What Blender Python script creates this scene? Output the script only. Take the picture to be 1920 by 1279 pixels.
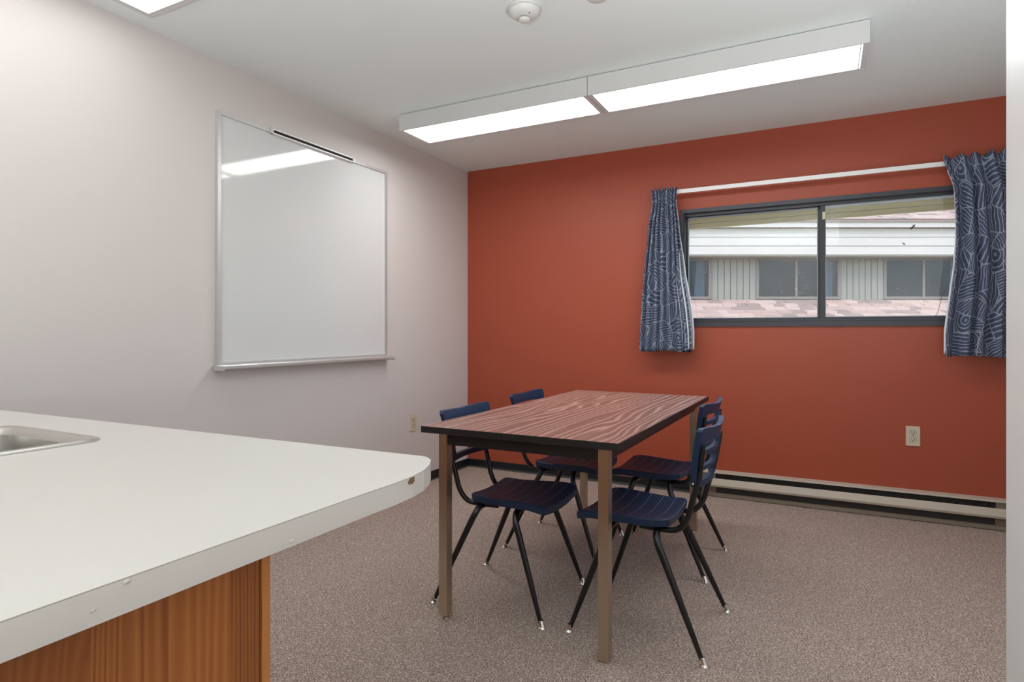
import bpy, bmesh, math, random
from mathutils import Vector, Matrix
random.seed(7)
for o in list(bpy.data.objects):
    bpy.data.objects.remove(o, do_unlink=True)
SC = bpy.context.scene
COL = SC.collection
PI = math.pi

# ------------------------------------------------------------------ camera
CX, CY, CZ, YAW = 2.589, -4.2306, 1.0986, 0.4765
cam_d = bpy.data.cameras.new('camera')
cam = bpy.data.objects.new('camera', cam_d)
COL.objects.link(cam)
cam.location = (CX, CY, CZ)
cam.rotation_euler = (PI / 2, 0, YAW)
cam_d.sensor_fit = 'HORIZONTAL'
cam_d.sensor_width = 36.0
cam_d.lens = 36.0 * 1133.68 / 1920
cam_d.shift_x = 0.0003
cam_d.shift_y = -0.0096
cam_d.clip_start = 0.02
SC.camera = cam

# ------------------------------------------------------------------ view, sky, sun
SC.view_settings.view_transform = 'Standard'
SC.view_settings.look = 'None'
SC.view_settings.gamma = 1
SC.view_settings.use_curve_mapping = False
SC.view_settings.exposure = 0.17
LAMP = 12.0          # radiance of the fluorescent diffusers
world = bpy.data.worlds.new('sky'); SC.world = world
world.use_nodes = True
wn = world.node_tree
bg = wn.nodes['Background']
sky = wn.nodes.new('ShaderNodeTexSky')
sky.sky_type = 'NISHITA'
sky.sun_disc = False
sky.sun_elevation = math.radians(48)
sky.sun_rotation = math.radians(200)
sky.altitude = 200
sky.dust_density = 1.5
wn.links.new(sky.outputs['Color'], bg.inputs['Color'])
bg.inputs['Strength'].default_value = 0.66
sun_d = bpy.data.lights.new('sun', 'SUN')
sun_d.energy = 1.0
sun_d.angle = math.radians(9)
sun_d.color = (1.0, 0.95, 0.88)
sun = bpy.data.objects.new('sun', sun_d); COL.objects.link(sun)
sun.rotation_euler = (math.radians(42), 0, math.radians(14))   # from behind the room, onto the house opposite

# unseen fill lights added, bounced off the ceiling: behind camera, round the corner
for nm, en, loc, tilt in (('added_bounce_fill', 60.0, (2.35, -4.95, 0.98), 10), ('added_room_fill', 21.0, (3.25, -2.85, 0.80), 0)):
    fl_d = bpy.data.lights.new(nm, 'AREA')
    fl_d.shape = 'DISK'; fl_d.size = 0.8; fl_d.energy = en; fl_d.color = (0.93, 0.985, 1.0)
    fl = bpy.data.objects.new(nm, fl_d); COL.objects.link(fl)
    fl.location = loc; fl.rotation_euler = (math.radians(180 - tilt), 0, 0)
# ------------------------------------------------------------------ helpers
def obj(name, bm, mat=None, parent=None, smooth=False, loc=None, bevel=0, seg=2):
    me = bpy.data.meshes.new(name)
    if bevel:
        es = [e for e in bm.edges if e.is_manifold and e.calc_face_angle(0) > 0.5]
        bmesh.ops.bevel(bm, geom=es, offset=bevel, segments=seg, profile=0.5, affect='EDGES', clamp_overlap=True)
    bmesh.ops.recalc_face_normals(bm, faces=bm.faces)
    bm.to_mesh(me); bm.free()
    if smooth:
        for p in me.polygons: p.use_smooth = True
        if smooth == 'auto':
            me.set_sharp_from_angle(angle=math.radians(35))
    o = bpy.data.objects.new(name, me)
    COL.objects.link(o)
    if mat: me.materials.append(mat)
    if parent: o.parent = parent
    if loc: o.location = loc
    return o

def tag(o, label=None, cat=None, group=None, kind=None):
    if label: o['label'] = label
    if cat: o['category'] = cat
    if group: o['group'] = group
    if kind: o['kind'] = kind
    return o

def thing(name, label=None, cat=None, loc=(0, 0, 0), rz=0.0, group=None, kind=None):
    o = bpy.data.objects.new(name, None)
    o.empty_display_size = 0.1
    COL.objects.link(o)
    o.location = loc; o.rotation_euler = (0, 0, rz)
    return tag(o, label, cat, group, kind)

def box(bm, x0, x1, y0, y1, z0, z1):
    v = [bm.verts.new(c) for c in ((x0, y0, z0), (x1, y0, z0), (x1, y1, z0), (x0, y1, z0),
                                   (x0, y0, z1), (x1, y0, z1), (x1, y1, z1), (x0, y1, z1))]
    for f in ((0, 3, 2, 1), (4, 5, 6, 7), (0, 1, 5, 4), (1, 2, 6, 5), (2, 3, 7, 6), (3, 0, 4, 7)):
        bm.faces.new([v[i] for i in f])
    return bm

def B(*a):
    bm = bmesh.new()
    for q in a: box(bm, *q)
    return bm

def prism_x(bm, prof, x0, x1):
    """profile of (y, z) extruded along x"""
    a = [bm.verts.new((x0, y, z)) for y, z in prof]
    b = [bm.verts.new((x1, y, z)) for y, z in prof]
    n = len(prof)
    for i in range(n):
        bm.faces.new((a[i], a[(i + 1) % n], b[(i + 1) % n], b[i]))
    bm.faces.new(a[::-1]); bm.faces.new(b)
    return bm

def prism_z(bm, pts, z0, z1):
    a = [bm.verts.new((x, y, z0)) for x, y in pts]
    b = [bm.verts.new((x, y, z1)) for x, y in pts]
    n = len(pts)
    for i in range(n):
        bm.faces.new((a[i], a[(i + 1) % n], b[(i + 1) % n], b[i]))
    bm.faces.new(a[::-1]); bm.faces.new(b)
    return bm

def lathe(bm, prof, seg=32, c=(0, 0, 0)):
    rings = []
    for r, z in prof:
        if r < 1e-6: rings.append([bm.verts.new((c[0], c[1], c[2] + z))])
        else: rings.append([bm.verts.new((c[0] + r * math.cos(2 * PI * k / seg), c[1] + r * math.sin(2 * PI * k / seg), c[2] + z)) for k in range(seg)])
    for a, b in zip(rings, rings[1:]):
        for k in range(seg):
            k2 = (k + 1) % seg
            if len(a) == 1 and len(b) == 1: continue
            if len(a) == 1: bm.faces.new((a[0], b[k2], b[k]))
            elif len(b) == 1: bm.faces.new((a[k], a[k2], b[0]))
            else: bm.faces.new((a[k], a[k2], b[k2], b[k]))
    return bm

def smooth_path(pts, n=6):
    """Catmull-Rom through (x, y, z, r)"""
    P = [pts[0]] + list(pts) + [pts[-1]]
    out = []
    for i in range(1, len(P) - 2):
        for k in range(n):
            t = k / n
            out.append(tuple(0.5 * (2 * P[i][j] + (P[i + 1][j] - P[i - 1][j]) * t
                     + (2 * P[i - 1][j] - 5 * P[i][j] + 4 * P[i + 1][j] - P[i + 2][j]) * t * t
                     + (3 * P[i][j] - P[i - 1][j] - 3 * P[i + 1][j] + P[i + 2][j]) * t ** 3) for j in range(4)))
    out.append(tuple(pts[-1]))
    return out

def tube(bm, pts, seg=12):
    ps = [Vector(p[:3]) for p in pts]
    rs = [p[3] for p in pts]
    t0 = (ps[1] - ps[0]).normalized()
    up = Vector((0, 0, 1)) if abs(t0.z) < 0.9 else Vector((1, 0, 0))
    u = t0.cross(up).normalized()
    rings = []
    for i, p in enumerate(ps):
        t = (ps[min(i + 1, len(ps) - 1)] - ps[max(i - 1, 0)]).normalized()
        u = (u - t * u.dot(t)).normalized()
        w = t.cross(u)
        rings.append([bm.verts.new(p + (u * math.cos(2 * PI * k / seg) + w * math.sin(2 * PI * k / seg)) * rs[i]) for k in range(seg)])
    for a, b in zip(rings, rings[1:]):
        for k in range(seg):
            bm.faces.new((a[k], a[(k + 1) % seg], b[(k + 1) % seg], b[k]))
    bm.faces.new(rings[0][::-1]); bm.faces.new(rings[-1])
    return bm

# ------------------------------------------------------------------ materials
class NT:
    def __init__(s, name):
        s.m = bpy.data.materials.new(name); s.m.use_nodes = True
        s.t = s.m.node_tree; s.b = s.t.nodes['Principled BSDF']; s.out = s.t.nodes['Material Output']
    def n(s, typ, **kw):
        nd = s.t.nodes.new('ShaderNode' + typ)
        for k, v in kw.items():
            if k.startswith('i_'): nd.inputs[k[2:].replace('_', ' ')].default_value = v
            else: setattr(nd, k, v)
        return nd
    def l(s, a, b): s.t.links.new(a, b)
    def val(s, x, sock):
        if hasattr(x, 'is_output'): s.l(x, sock)
        else: sock.default_value = x
    def math(s, op, a, b=0.0, c=0.0):
        nd = s.n('Math', operation=op)
        s.val(a, nd.inputs[0]); s.val(b, nd.inputs[1]); s.val(c, nd.inputs[2])
        return nd.outputs[0]
    def mix(s, f, a, b):
        nd = s.n('Mix', data_type='RGBA')
        s.val(f, nd.inputs[0])
        for x, i in ((a, 6), (b, 7)):
            if isinstance(x, tuple): nd.inputs[i].default_value = x if len(x) == 4 else x + (1,)
            else: s.l(x, nd.inputs[i])
        return nd.outputs[2]
    def obj_co(s, scale=(1, 1, 1), rot=(0, 0, 0), src='Object'):
        tc = s.n('TexCoord'); mp = s.n('Mapping')
        mp.inputs['Scale'].default_value = scale; mp.inputs['Rotation'].default_value = rot
        s.l(tc.outputs[src], mp.inputs[0]); return mp.outputs[0]
    def noise(s, co, scale, detail=2, rough=0.5, dist=0.0):
        nd = s.n('TexNoise', i_Scale=scale, i_Detail=detail, i_Roughness=rough, i_Distortion=dist)
        s.l(co, nd.inputs['Vector']); return nd.outputs['Fac']
    def ramp(s, f, stops):
        nd = s.n('ValToRGB'); s.l(f, nd.inputs[0])
        e = nd.color_ramp.elements
        while len(e) < len(stops): e.new(0.5)
        for k, (p, c) in enumerate(stops):
            e[k].position = p; e[k].color = c + (1,) if len(c) == 3 else c
        return nd.outputs[0]
    def bump(s, h, strength=0.2, dist=0.005):
        nd = s.n('Bump', i_Strength=strength, i_Distance=dist)
        s.l(h, nd.inputs['Height']); s.l(nd.outputs[0], s.b.inputs['Normal'])
    def base(s, c):
        if isinstance(c, tuple): s.b.inputs['Base Color'].default_value = c + (1,)
        else: s.l(c, s.b.inputs['Base Color'])
    def set(s, rough=0.5, metal=0.0, spec=0.5, coat=0.0):
        s.val(rough, s.b.inputs['Roughness']); s.b.inputs['Metallic'].default_value = metal
        s.b.inputs['Specular IOR Level'].default_value = spec
        s.b.inputs['Coat Weight'].default_value = coat

def plain(name, c, rough=0.5, metal=0.0, spec=0.5, vary=0.06, scale=8.0, bump=0.0, bscale=200):
    t = NT(name); co = t.obj_co()
    n = t.noise(co, scale, 3)
    lo = tuple(max(0, x * (1 - vary)) for x in c); hi = tuple(min(1, x * (1 + vary)) for x in c)
    t.base(t.mix(n, lo, hi)); t.set(rough, metal, spec)
    if bump: t.bump(t.noise(co, bscale, 2), bump, 0.001)
    return t.m

M = {}
M['wall_light'] = plain('wall_light_paint', (0.635, 0.585, 0.565), 0.55, spec=0.35, vary=0.012, scale=2, bump=0.10, bscale=260)
M['wall_red'] = plain('wall_red_paint', (0.375, 0.074, 0.036), 0.45, spec=0.4, vary=0.03, scale=2, bump=0.10, bscale=260)
M['ceiling'] = plain('ceiling_paint', (0.81, 0.855, 0.835), 0.7, spec=0.3, vary=0.01, scale=2, bump=0.06, bscale=200)
M['trim_white'] = plain('white_semi_gloss', (0.72, 0.715, 0.71), 0.35, vary=0.01)
M['base_black'] = plain('black_vinyl_base', (0.006, 0.008, 0.011), 0.38, vary=0.2)
M['carpet_strip'] = plain('carpet_edge', (0.10, 0.085, 0.075), 0.9, vary=0.2, scale=60)

def carpet():
    t = NT('loop_carpet'); co = t.obj_co()
    a = t.noise(co, 165, 3, 0.7); b = t.noise(co, 1.3, 3)
    v = t.n('TexVoronoi', i_Scale=210.0); t.l(co, v.inputs['Vector'])
    f = t.math('ADD', t.math('MULTIPLY', a, 0.75), t.math('MULTIPLY', v.outputs['Distance'], 0.35))
    c = t.ramp(f, [(0.38, (0.13, 0.092, 0.075)), (0.48, (0.27, 0.20, 0.167)), (0.57, (0.39, 0.305, 0.26)), (0.69, (0.62, 0.51, 0.45))])
    c2 = t.mix(t.math('MULTIPLY', b, 0.22), c, (0.31, 0.235, 0.197))
    t.base(c2); t.set(0.95, spec=0.1)
    t.bump(f, 0.6, 0.004)
    return t.m
M['carpet'] = carpet()

def wood_laminate():
    t = NT('rosewood_laminate'); co = t.obj_co((1, 0.16, 1))
    n = t.noise(co, 4.2, 2, 0.5, 0.5)
    sp = t.n('SeparateXYZ'); t.l(t.obj_co(), sp.inputs[0])
    ph = t.math('ADD', t.math('MULTIPLY', sp.outputs['X'], 175.0), t.math('MULTIPLY', n, 50.0))
    s = t.math('SINE', ph)
    lines = t.ramp(t.math('MULTIPLY_ADD', s, 0.5, 0.5), [(0.0, (0.23, 0.112, 0.090)), (0.55, (0.29, 0.145, 0.118)), (0.82, (0.38, 0.205, 0.165)), (1.0, (0.58, 0.37, 0.30))])
    big = t.noise(t.obj_co((1, 0.35, 1)), 3.0, 2)
    fine = t.noise(t.obj_co((1, 0.03, 1)), 260, 2, 0.6)
    c = t.mix(t.math('MULTIPLY', big, 0.25), lines, (0.24, 0.115, 0.095))
    c = t.mix(t.math('MULTIPLY', fine, 0.22), c, (0.13, 0.055, 0.043))
    t.base(c); t.set(0.36, spec=0.5)
    t.bump(fine, 0.05, 0.0005)
    return t.m
M['table_wood'] = wood_laminate()

def cabinet_wood():
    t = NT('fir_veneer'); 
    sp = t.n('SeparateXYZ'); t.l(t.obj_co(), sp.inputs[0])
    y = sp.outputs['Y']
    leaf = t.math('FLOOR', t.math('MULTIPLY', y, 13.3))
    wn_ = t.n('TexWhiteNoise', noise_dimensions='1D'); t.l(leaf, wn_.inputs['W'])
    r = wn_.outputs['Value']
    r2 = t.math('FRACT', t.math('MULTIPLY', r, 7.31))
    cmb = t.n('CombineXYZ'); t.l(t.math('ADD', y, t.math('MULTIPLY', r, 3.0)), cmb.inputs[1]); t.l(t.math('MULTIPLY', sp.outputs['Z'], 0.06), cmb.inputs[2])
    n = t.noise(cmb.outputs[0], 7.0, 3, 0.5, 0.4)
    ph = t.math('ADD', t.math('MULTIPLY', y, t.math('MULTIPLY_ADD', r2, 200.0, 220.0)), t.math('MULTIPLY', n, t.math('MULTIPLY_ADD', r, 60.0, 35.0)))
    s = t.math('MULTIPLY_ADD', t.math('SINE', ph), 0.5, 0.5)
    s = t.math('MULTIPLY_ADD', t.math('SUBTRACT', s, 0.5), t.math('MULTIPLY_ADD', r2, 0.55, 0.55), 0.5)
    c = t.ramp(s, [(0.0, (0.36, 0.115, 0.026)), (0.6, (0.52, 0.195, 0.048)), (0.85, (0.42, 0.135, 0.033)), (1.0, (0.15, 0.036, 0.010))])
    c = t.mix(t.math('MULTIPLY', r, 0.55), c, (0.24, 0.068, 0.017))
    fine = t.noise(t.obj_co((1, 1, 0.02)), 300, 2)
    c = t.mix(t.math('MULTIPLY', fine, 0.25), c, (0.12, 0.03, 0.008))
    t.base(c); t.set(0.38, spec=0.4)
    return t.m
M['cab_wood'] = cabinet_wood()
M['cab_edge'] = plain('fir_edge_strip', (0.52, 0.20, 0.055), 0.4, vary=0.15, scale=30)
M['counter'] = plain('white_laminate', (0.62, 0.58, 0.545), 0.32, spec=0.4, vary=0.015, scale=3)
M['seam'] = plain('laminate_seam', (0.32, 0.27, 0.22), 0.7, vary=0.1)
M['chip'] = plain('exposed_particle_board', (0.17, 0.10, 0.05), 0.9, vary=0.3, scale=200)
def brushed(name, c, rough, sc=(1, 60, 1)):
    t = NT(name); n = t.noise(t.obj_co(sc), 30, 2)
    t.base(t.mix(n, tuple(x * 0.9 for x in c), c)); t.set(t.math('MULTIPLY_ADD', n, 0.12, rough), 1.0)
    return t.m
M['steel'] = brushed('brushed_stainless', (0.62, 0.60, 0.57), 0.24)
M['chrome'] = brushed('nickel_plate', (0.72, 0.69, 0.64), 0.16)
M['leg_chrome'] = brushed('warm_satin_chrome', (0.62, 0.52, 0.40), 0.26, (1, 1, 0.05))  # warm tint puts golden reflections into the chrome's colour
M['alu'] = brushed('anodised_aluminium', (0.66, 0.66, 0.655), 0.36); M['alu'].node_tree.nodes['Principled BSDF'].inputs['Metallic'].default_value = 0.55
M['black_metal'] = plain('black_enamel', (0.006, 0.006, 0.007), 0.28, spec=0.5, vary=0.2)
M['black_edge'] = plain('black_vinyl_edge', (0.010, 0.0095, 0.010), 0.42, vary=0.2)

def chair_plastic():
    t = NT('moulded_plastic_blue_sheen')
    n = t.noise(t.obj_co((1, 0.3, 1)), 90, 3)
    t.base(t.mix(n, (0.007, 0.018, 0.047), (0.0125, 0.032, 0.082)))  # navy base puts the blue window sheen into near-black plastic's colour
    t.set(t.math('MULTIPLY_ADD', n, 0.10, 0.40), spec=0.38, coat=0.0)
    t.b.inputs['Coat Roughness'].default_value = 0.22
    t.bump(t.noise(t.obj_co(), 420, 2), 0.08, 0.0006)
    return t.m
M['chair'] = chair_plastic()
M['groove'] = plain('pale_groove', (0.32, 0.36, 0.43), 0.35, vary=0.2, scale=40)  # groove lines paler than the seat

def whiteboard():
    t = NT('whiteboard_enamel'); n = t.noise(t.obj_co(), 2.2, 2)
    t.base(t.mix(n, (0.64, 0.645, 0.64), (0.67, 0.675, 0.67))); t.set(0.055, spec=0.5)
    return t.m
M['whiteboard'] = whiteboard()
M['cork_black'] = plain('black_map_rail_cork', (0.010, 0.010, 0.010), 0.8, vary=0.4, scale=120)
M['lamp_body'] = plain('lamp_white_enamel', (0.64, 0.635, 0.625), 0.4, vary=0.01)
def diffuser(name, k):
    t = NT(name)
    v = t.n('TexVoronoi', i_Scale=120.0); t.l(t.obj_co(), v.inputs['Vector'])
    t.base((0.9, 0.9, 0.9)); t.set(0.4)
    t.b.inputs['Emission Color'].default_value = (0.97, 0.985, 0.985, 1)
    t.b.inputs['Emission Strength'].default_value = LAMP * k
    t.bump(v.outputs['Distance'], 0.1, 0.001)
    return t.m
M['diffuser'] = diffuser('prismatic_diffuser', 1.0)
M['diffuser_flat'] = diffuser('flat_lamp_diffuser', 0.22)
M['bronze'] = plain('dark_bronze_frame', (0.020, 0.021, 0.028), 0.38, vary=0.1, scale=20)
M['bronze_light'] = plain('lighter_bronze_frame', (0.042, 0.044, 0.056), 0.42, vary=0.12, scale=20)  # lighter bronze for frame faces and sill track
M['mill_alu'] = plain('grey_sash_bead', (0.38, 0.43, 0.45), 0.35, vary=0.1, scale=30)
M['ivory'] = plain('ivory_plastic', (0.62, 0.54, 0.40), 0.35, vary=0.02)
M['slot'] = plain('dark_slot', (0.02, 0.017, 0.013), 0.7, vary=0.1)
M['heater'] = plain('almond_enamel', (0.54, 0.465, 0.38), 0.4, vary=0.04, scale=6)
M['heater_dark'] = plain('dark_brown_parts', (0.20, 0.155, 0.115), 0.5, vary=0.05)  # darker brown of lower heater parts, socket outline and lamp gap
M['fin'] = plain('heater_fins_and_shade', (0.030, 0.025, 0.022), 0.6, vary=0.25, scale=90)
M['rod'] = plain('white_curtain_track', (0.86, 0.85, 0.83), 0.3, vary=0.01)
M['lining'] = plain('white_curtain_lining', (0.80, 0.83, 0.86), 0.85, vary=0.02)
M['off_white'] = plain('off_white_plastic', (0.70, 0.69, 0.66), 0.4, vary=0.02)
M['insect'] = plain('dark_insect_shell', (0.006, 0.006, 0.006), 0.5, vary=0.2)

def glass(name, dirt=0.0, tint=(1, 1, 1), ior=1.5):
    t = NT(name)
    tr = t.n('BsdfTransparent'); tr.inputs[0].default_value = tint + (1,)
    gl = t.n('BsdfGlossy', i_Roughness=0.0); gl.inputs[0].default_value = (1, 1, 1, 1)
    fr = t.n('Fresnel', i_IOR=ior)
    mx = t.n('MixShader'); t.l(fr.outputs[0], mx.inputs[0]); t.l(tr.outputs[0], mx.inputs[1]); t.l(gl.outputs[0], mx.inputs[2])
    last = mx.outputs[0]
    if dirt:
        co = t.obj_co()
        v = t.n('TexVoronoi', i_Scale=26.0, i_Randomness=1.0); t.l(co, v.inputs['Vector'])
        w = t.noise(co, 7, 2)
        spot = t.math('MULTIPLY', t.math('LESS_THAN', v.outputs['Distance'], 0.085), t.math('GREATER_THAN', w, 0.50))
        film = t.math('MULTIPLY', t.noise(co, 5, 5, 0.65), dirt)
        df = t.n('BsdfDiffuse'); df.inputs[0].default_value = (0.75, 0.75, 0.72, 1)
        tl = t.n('BsdfTranslucent'); tl.inputs[0].default_value = (0.75, 0.75, 0.72, 1)
        m0 = t.n('MixShader'); m0.inputs[0].default_value = 0.5; t.l(df.outputs[0], m0.inputs[1]); t.l(tl.outputs[0], m0.inputs[2])
        m2 = t.n('MixShader'); t.l(t.math('MINIMUM', t.math('ADD', t.math('MULTIPLY', spot, 0.45), film), 1.0), m2.inputs[0])
        t.l(last, m2.inputs[1]); t.l(m0.outputs[0], m2.inputs[2]); last = m2.outputs[0]
    t.l(last, t.out.inputs[0])
    return t.m
M['glass'] = glass('dusty_window_glass', 0.07)
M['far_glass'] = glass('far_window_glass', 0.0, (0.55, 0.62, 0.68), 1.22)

def curtain_mat():
    t = NT('navy_doodle_print_cotton')
    uv = t.obj_co(src='UV')                       # metres of cloth
    wob = t.n('TexNoise', i_Scale=14.0, i_Detail=2.0); t.l(uv, wob.inputs['Vector'])
    off = t.n('VectorMath', operation='MULTIPLY_ADD'); t.l(wob.outputs['Color'], off.inputs[0])
    off.inputs[1].default_value = (0.03, 0.03, 0); t.l(uv, off.inputs[2])
    co = off.outputs[0]
    v1 = t.n('TexVoronoi', i_Scale=8.5, voronoi_dimensions='2D'); t.l(co, v1.inputs['Vector'])
    ve = t.n('TexVoronoi', i_Scale=8.5, voronoi_dimensions='2D', feature='DISTANCE_TO_EDGE'); t.l(co, ve.inputs['Vector'])
    sc = t.n('SeparateColor'); t.l(v1.outputs['Color'], sc.inputs[0])
    th = t.math('MULTIPLY', sc.outputs[0], PI)
    sp = t.n('SeparateXYZ'); t.l(co, sp.inputs[0])
    d = t.math('ADD', t.math('MULTIPLY', sp.outputs[0], t.math('COSINE', th)), t.math('MULTIPLY', sp.outputs[1], t.math('SINE', th)))
    rad = t.math('MULTIPLY', v1.outputs['Distance'], 1 / 8.5)
    ring = t.math('GREATER_THAN', sc.outputs[1], 0.82)
    dd = t.math('ADD', t.math('MULTIPLY', d, t.math('SUBTRACT', 1.0, ring)), t.math('MULTIPLY', rad, ring))
    st = t.math('SINE', t.math('MULTIPLY', dd, t.math('MULTIPLY_ADD', sc.outputs[2], 240.0, 190.0)))
    patchy = t.noise(co, 60, 2)
    line = t.math('GREATER_THAN', st, t.math('MULTIPLY_ADD', patchy, 0.8, 0.28))
    edge = t.math('LESS_THAN', ve.outputs['Distance'], 0.028)
    f = t.math('MAXIMUM', line, edge)
    weave = t.noise(uv, 500, 2)
    navy = t.mix(weave, (0.046, 0.058, 0.102), (0.092, 0.110, 0.170))
    c = t.mix(t.math('MULTIPLY', f, 0.46), navy, (0.52, 0.57, 0.68))
    t.base(c); t.set(0.85, spec=0.15); t.bump(weave, 0.15, 0.001)
    return t.m
M['curtain'] = curtain_mat()

# exterior materials
def boards(name, c, rough=0.75, vary=0.18, sc=(0.15, 6, 6), scale=6):
    t = NT(name); n = t.noise(t.obj_co(sc), scale, 4, 0.6)
    t.base(t.mix(n, tuple(x * (1 - vary) for x in c), tuple(min(1, x * (1 + vary)) for x in c))); t.set(rough, spec=0.2)
    return t.m
M['fascia'] = boards('weathered_white_fascia', (0.42, 0.40, 0.35), vary=0.13)
M['siding'] = boards('grey_green_siding', (0.20, 0.195, 0.160), vary=0.12, sc=(6, 6, 0.2))
M['siding_trim'] = boards('grey_brown_window_casing', (0.15, 0.13, 0.11), vary=0.1)
M['soffit_far'] = boards('grey_soffit', (0.26, 0.25, 0.19), vary=0.1)
M['shingle_a'] = boards('pink_tan_shingle', (0.34, 0.245, 0.20), 0.95, 0.12, (6, 6, 6), 10)
M['shingle_b'] = boards('light_tan_shingle', (0.40, 0.30, 0.245), 0.95, 0.12, (6, 6, 6), 10)
M['shingle_c'] = boards('greyed_tan_shingle', (0.24, 0.18, 0.15), 0.95, 0.12, (6, 6, 6), 10)
M['eave'] = boards('olive_eave_board', (0.60, 0.55, 0.24), vary=0.22, sc=(0.3, 8, 8))  # yellow-green boards with streaky tone
M['soffit'] = plain('pale_blue_grey_soffit', (0.62, 0.66, 0.66), 0.6, vary=0.05)
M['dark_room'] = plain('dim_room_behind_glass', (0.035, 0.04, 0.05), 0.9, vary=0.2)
M['far_curtain'] = plain('pale_far_curtain', (0.8, 0.82, 0.82), 0.9, vary=0.05)
M['bounce_ground'] = plain('pale_bounce_ground', (0.36, 0.35, 0.31), 0.95, vary=0.25, scale=3)
M['outer_wall'] = plain('outer_cladding', (0.30, 0.31, 0.27), 0.8, vary=0.1)

# ------------------------------------------------------------------ room shell
ZC = 2.403
XR, YB = 3.75, -6.3
def struct(name, bm, mat, parent=None, **k):
    o = obj(name, bm, mat, parent, **k)
    if parent is None: o['kind'] = 'structure'
    return o
struct('floor', B((0, XR, YB, 0, -0.12, 0)), M['carpet'])
struct('ceiling', B((-0.14, XR + 0.14, YB - 0.14, 0.14, ZC, ZC + 0.16)), M['ceiling'])
struct('wall_left', B((-0.14, 0, YB - 0.14, 0.14, -0.12, ZC)), M['wall_light'])
struct('wall_rear', B((0, XR, YB - 0.14, YB, -0.12, ZC)), M['wall_light'])
# back wall with the window opening
WX0, WX1, WZ0, WZ1 = 1.725, 3.43, 1.142, 1.918
bm = bmesh.new()
for y in (0.0, 0.14):
    pass
def wall_with_hole(x0, x1, z0, z1, hx0, hx1, hz0, hz1, y0, y1):
    bm = bmesh.new()
    xs = [x0, hx0, hx1, x1]; zs = [z0, hz0, hz1, z1]
    g = {}
    for yi, y in enumerate((y0, y1)):
        for i, x in enumerate(xs):
            for j, z in enumerate(zs): g[yi, i, j] = bm.verts.new((x, y, z))
    for yi in (0, 1):
        for i in range(3):
            for j in range(3):
                if i == 1 and j == 1: continue
                bm.faces.new((g[yi, i, j], g[yi, i + 1, j], g[yi, i + 1, j + 1], g[yi, i, j + 1]))
    for (a, b) in (((1, 1), (2, 1)), ((2, 1), (2, 2)), ((2, 2), (1, 2)), ((1, 2), (1, 1))):
        bm.faces.new((g[0, a[0], a[1]], g[0, b[0], b[1]], g[1, b[0], b[1]], g[1, a[0], a[1]]))
    ring = [(0, 0), (1, 0), (2, 0), (3, 0), (3, 1), (3, 2), (3, 3), (2, 3), (1, 3), (0, 3), (0, 2), (0, 1)]
    for k in range(12):
        a, b = ring[k], ring[(k + 1) % 12]
        bm.faces.new((g[0, a[0], a[1]], g[0, b[0], b[1]], g[1, b[0], b[1]], g[1, a[0], a[1]]))
    return bm
bm = wall_with_hole(YB - 0.14, 0.14, -0.12, ZC, -2.45, -0.95, 1.00, 1.95, 0, 0.14)
for v in bm.verts: v.co = Vector((XR + v.co.y, v.co.x, v.co.z))
struct('wall_right', bm, M['wall_light'])
struct('wall_back', wall_with_hole(0, XR, -0.12, ZC, WX0, WX1, WZ0, WZ1, 0, 0.14), M['wall_red'])
# partition whose end stands at the right edge of the view
struct('wall_partition', B((2.744, XR, -3.62, -3.5, 0, ZC)), M['trim_white'], bevel=0.012, seg=4, smooth='auto')

# black cove base
def cove(L):
    return None
prof_back = [(0, 0), (-0.016, 0), (-0.009, 0.006), (-0.0055, 0.014), (-0.005, 0.056), (-0.003, 0.06), (0, 0.06)]
struct('baseboard_back', prism_x(bmesh.new(), prof_back, 0.0, 1.858), M['base_black'])
bm = prism_x(bmesh.new(), prof_back, -3.6, 0.0)
bmesh.ops.rotate(bm, verts=bm.verts, cent=(0, 0, 0), matrix=Matrix.Rotation(-PI / 2, 3, 'Z'))
for v in bm.verts: v.co.x, v.co.y = abs(v.co.x), -abs(v.co.y)
struct('baseboard_left', bm, M['base_black'])
# thin worn carpet edge along the base
struct('trim_carpet_edge_back', B((0.02, 1.86, -0.03, -0.016, 0, 0.004)), M['carpet_strip'])
struct('trim_carpet_edge_left', B((0.016, 0.03, -3.3, -0.03, 0, 0.004)), M['carpet_strip'])

# ------------------------------------------------------------------ window
win = thing('window_1', loc=(0, 0, 0), kind='structure')
FX0, FX1, FZ0, FZ1 = 1.712, 3.442, 1.130, 1.931
def rect_frame(x0, x1, z0, z1, y0, y1, wl, wr, wb, wt):
    return B((x0, x0 + wl, y0, y1, z0, z1), (x1 - wr, x1, y0, y1, z0, z1),
             (x0 + wl, x1 - wr, y0, y1, z0, z0 + wb), (x0 + wl, x1 - wr, y0, y1, z1 - wt, z1))
obj('window_frame', rect_frame(FX0, FX1, FZ0, FZ1, -0.012, 0.0, 0.022, 0.022, 0.028, 0.026), M['bronze_light'], win, bevel=0.003, seg=1)
obj('window_jamb', rect_frame(FX0 + 0.016, FX1 - 0.016, FZ0 + 0.016, FZ1 - 0.016, 0.0, 0.13, 0.012, 0.012, 0.02, 0.014), M['bronze'], win)
obj('sill_track', B((FX0 + 0.03, FX1 - 0.03, 0.012, 0.028, FZ0 + 0.036, FZ0 + 0.047), (FX0 + 0.03, FX1 - 0.03, 0.05, 0.06, FZ0 + 0.036, FZ0 + 0.05)), M['bronze_light'], win)
obj('head_track', B((FX0 + 0.03, FX1 - 0.03, 0.012, 0.026, FZ1 - 0.046, FZ1 - 0.03)), M['bronze'], win)
XM = 2.577
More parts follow.
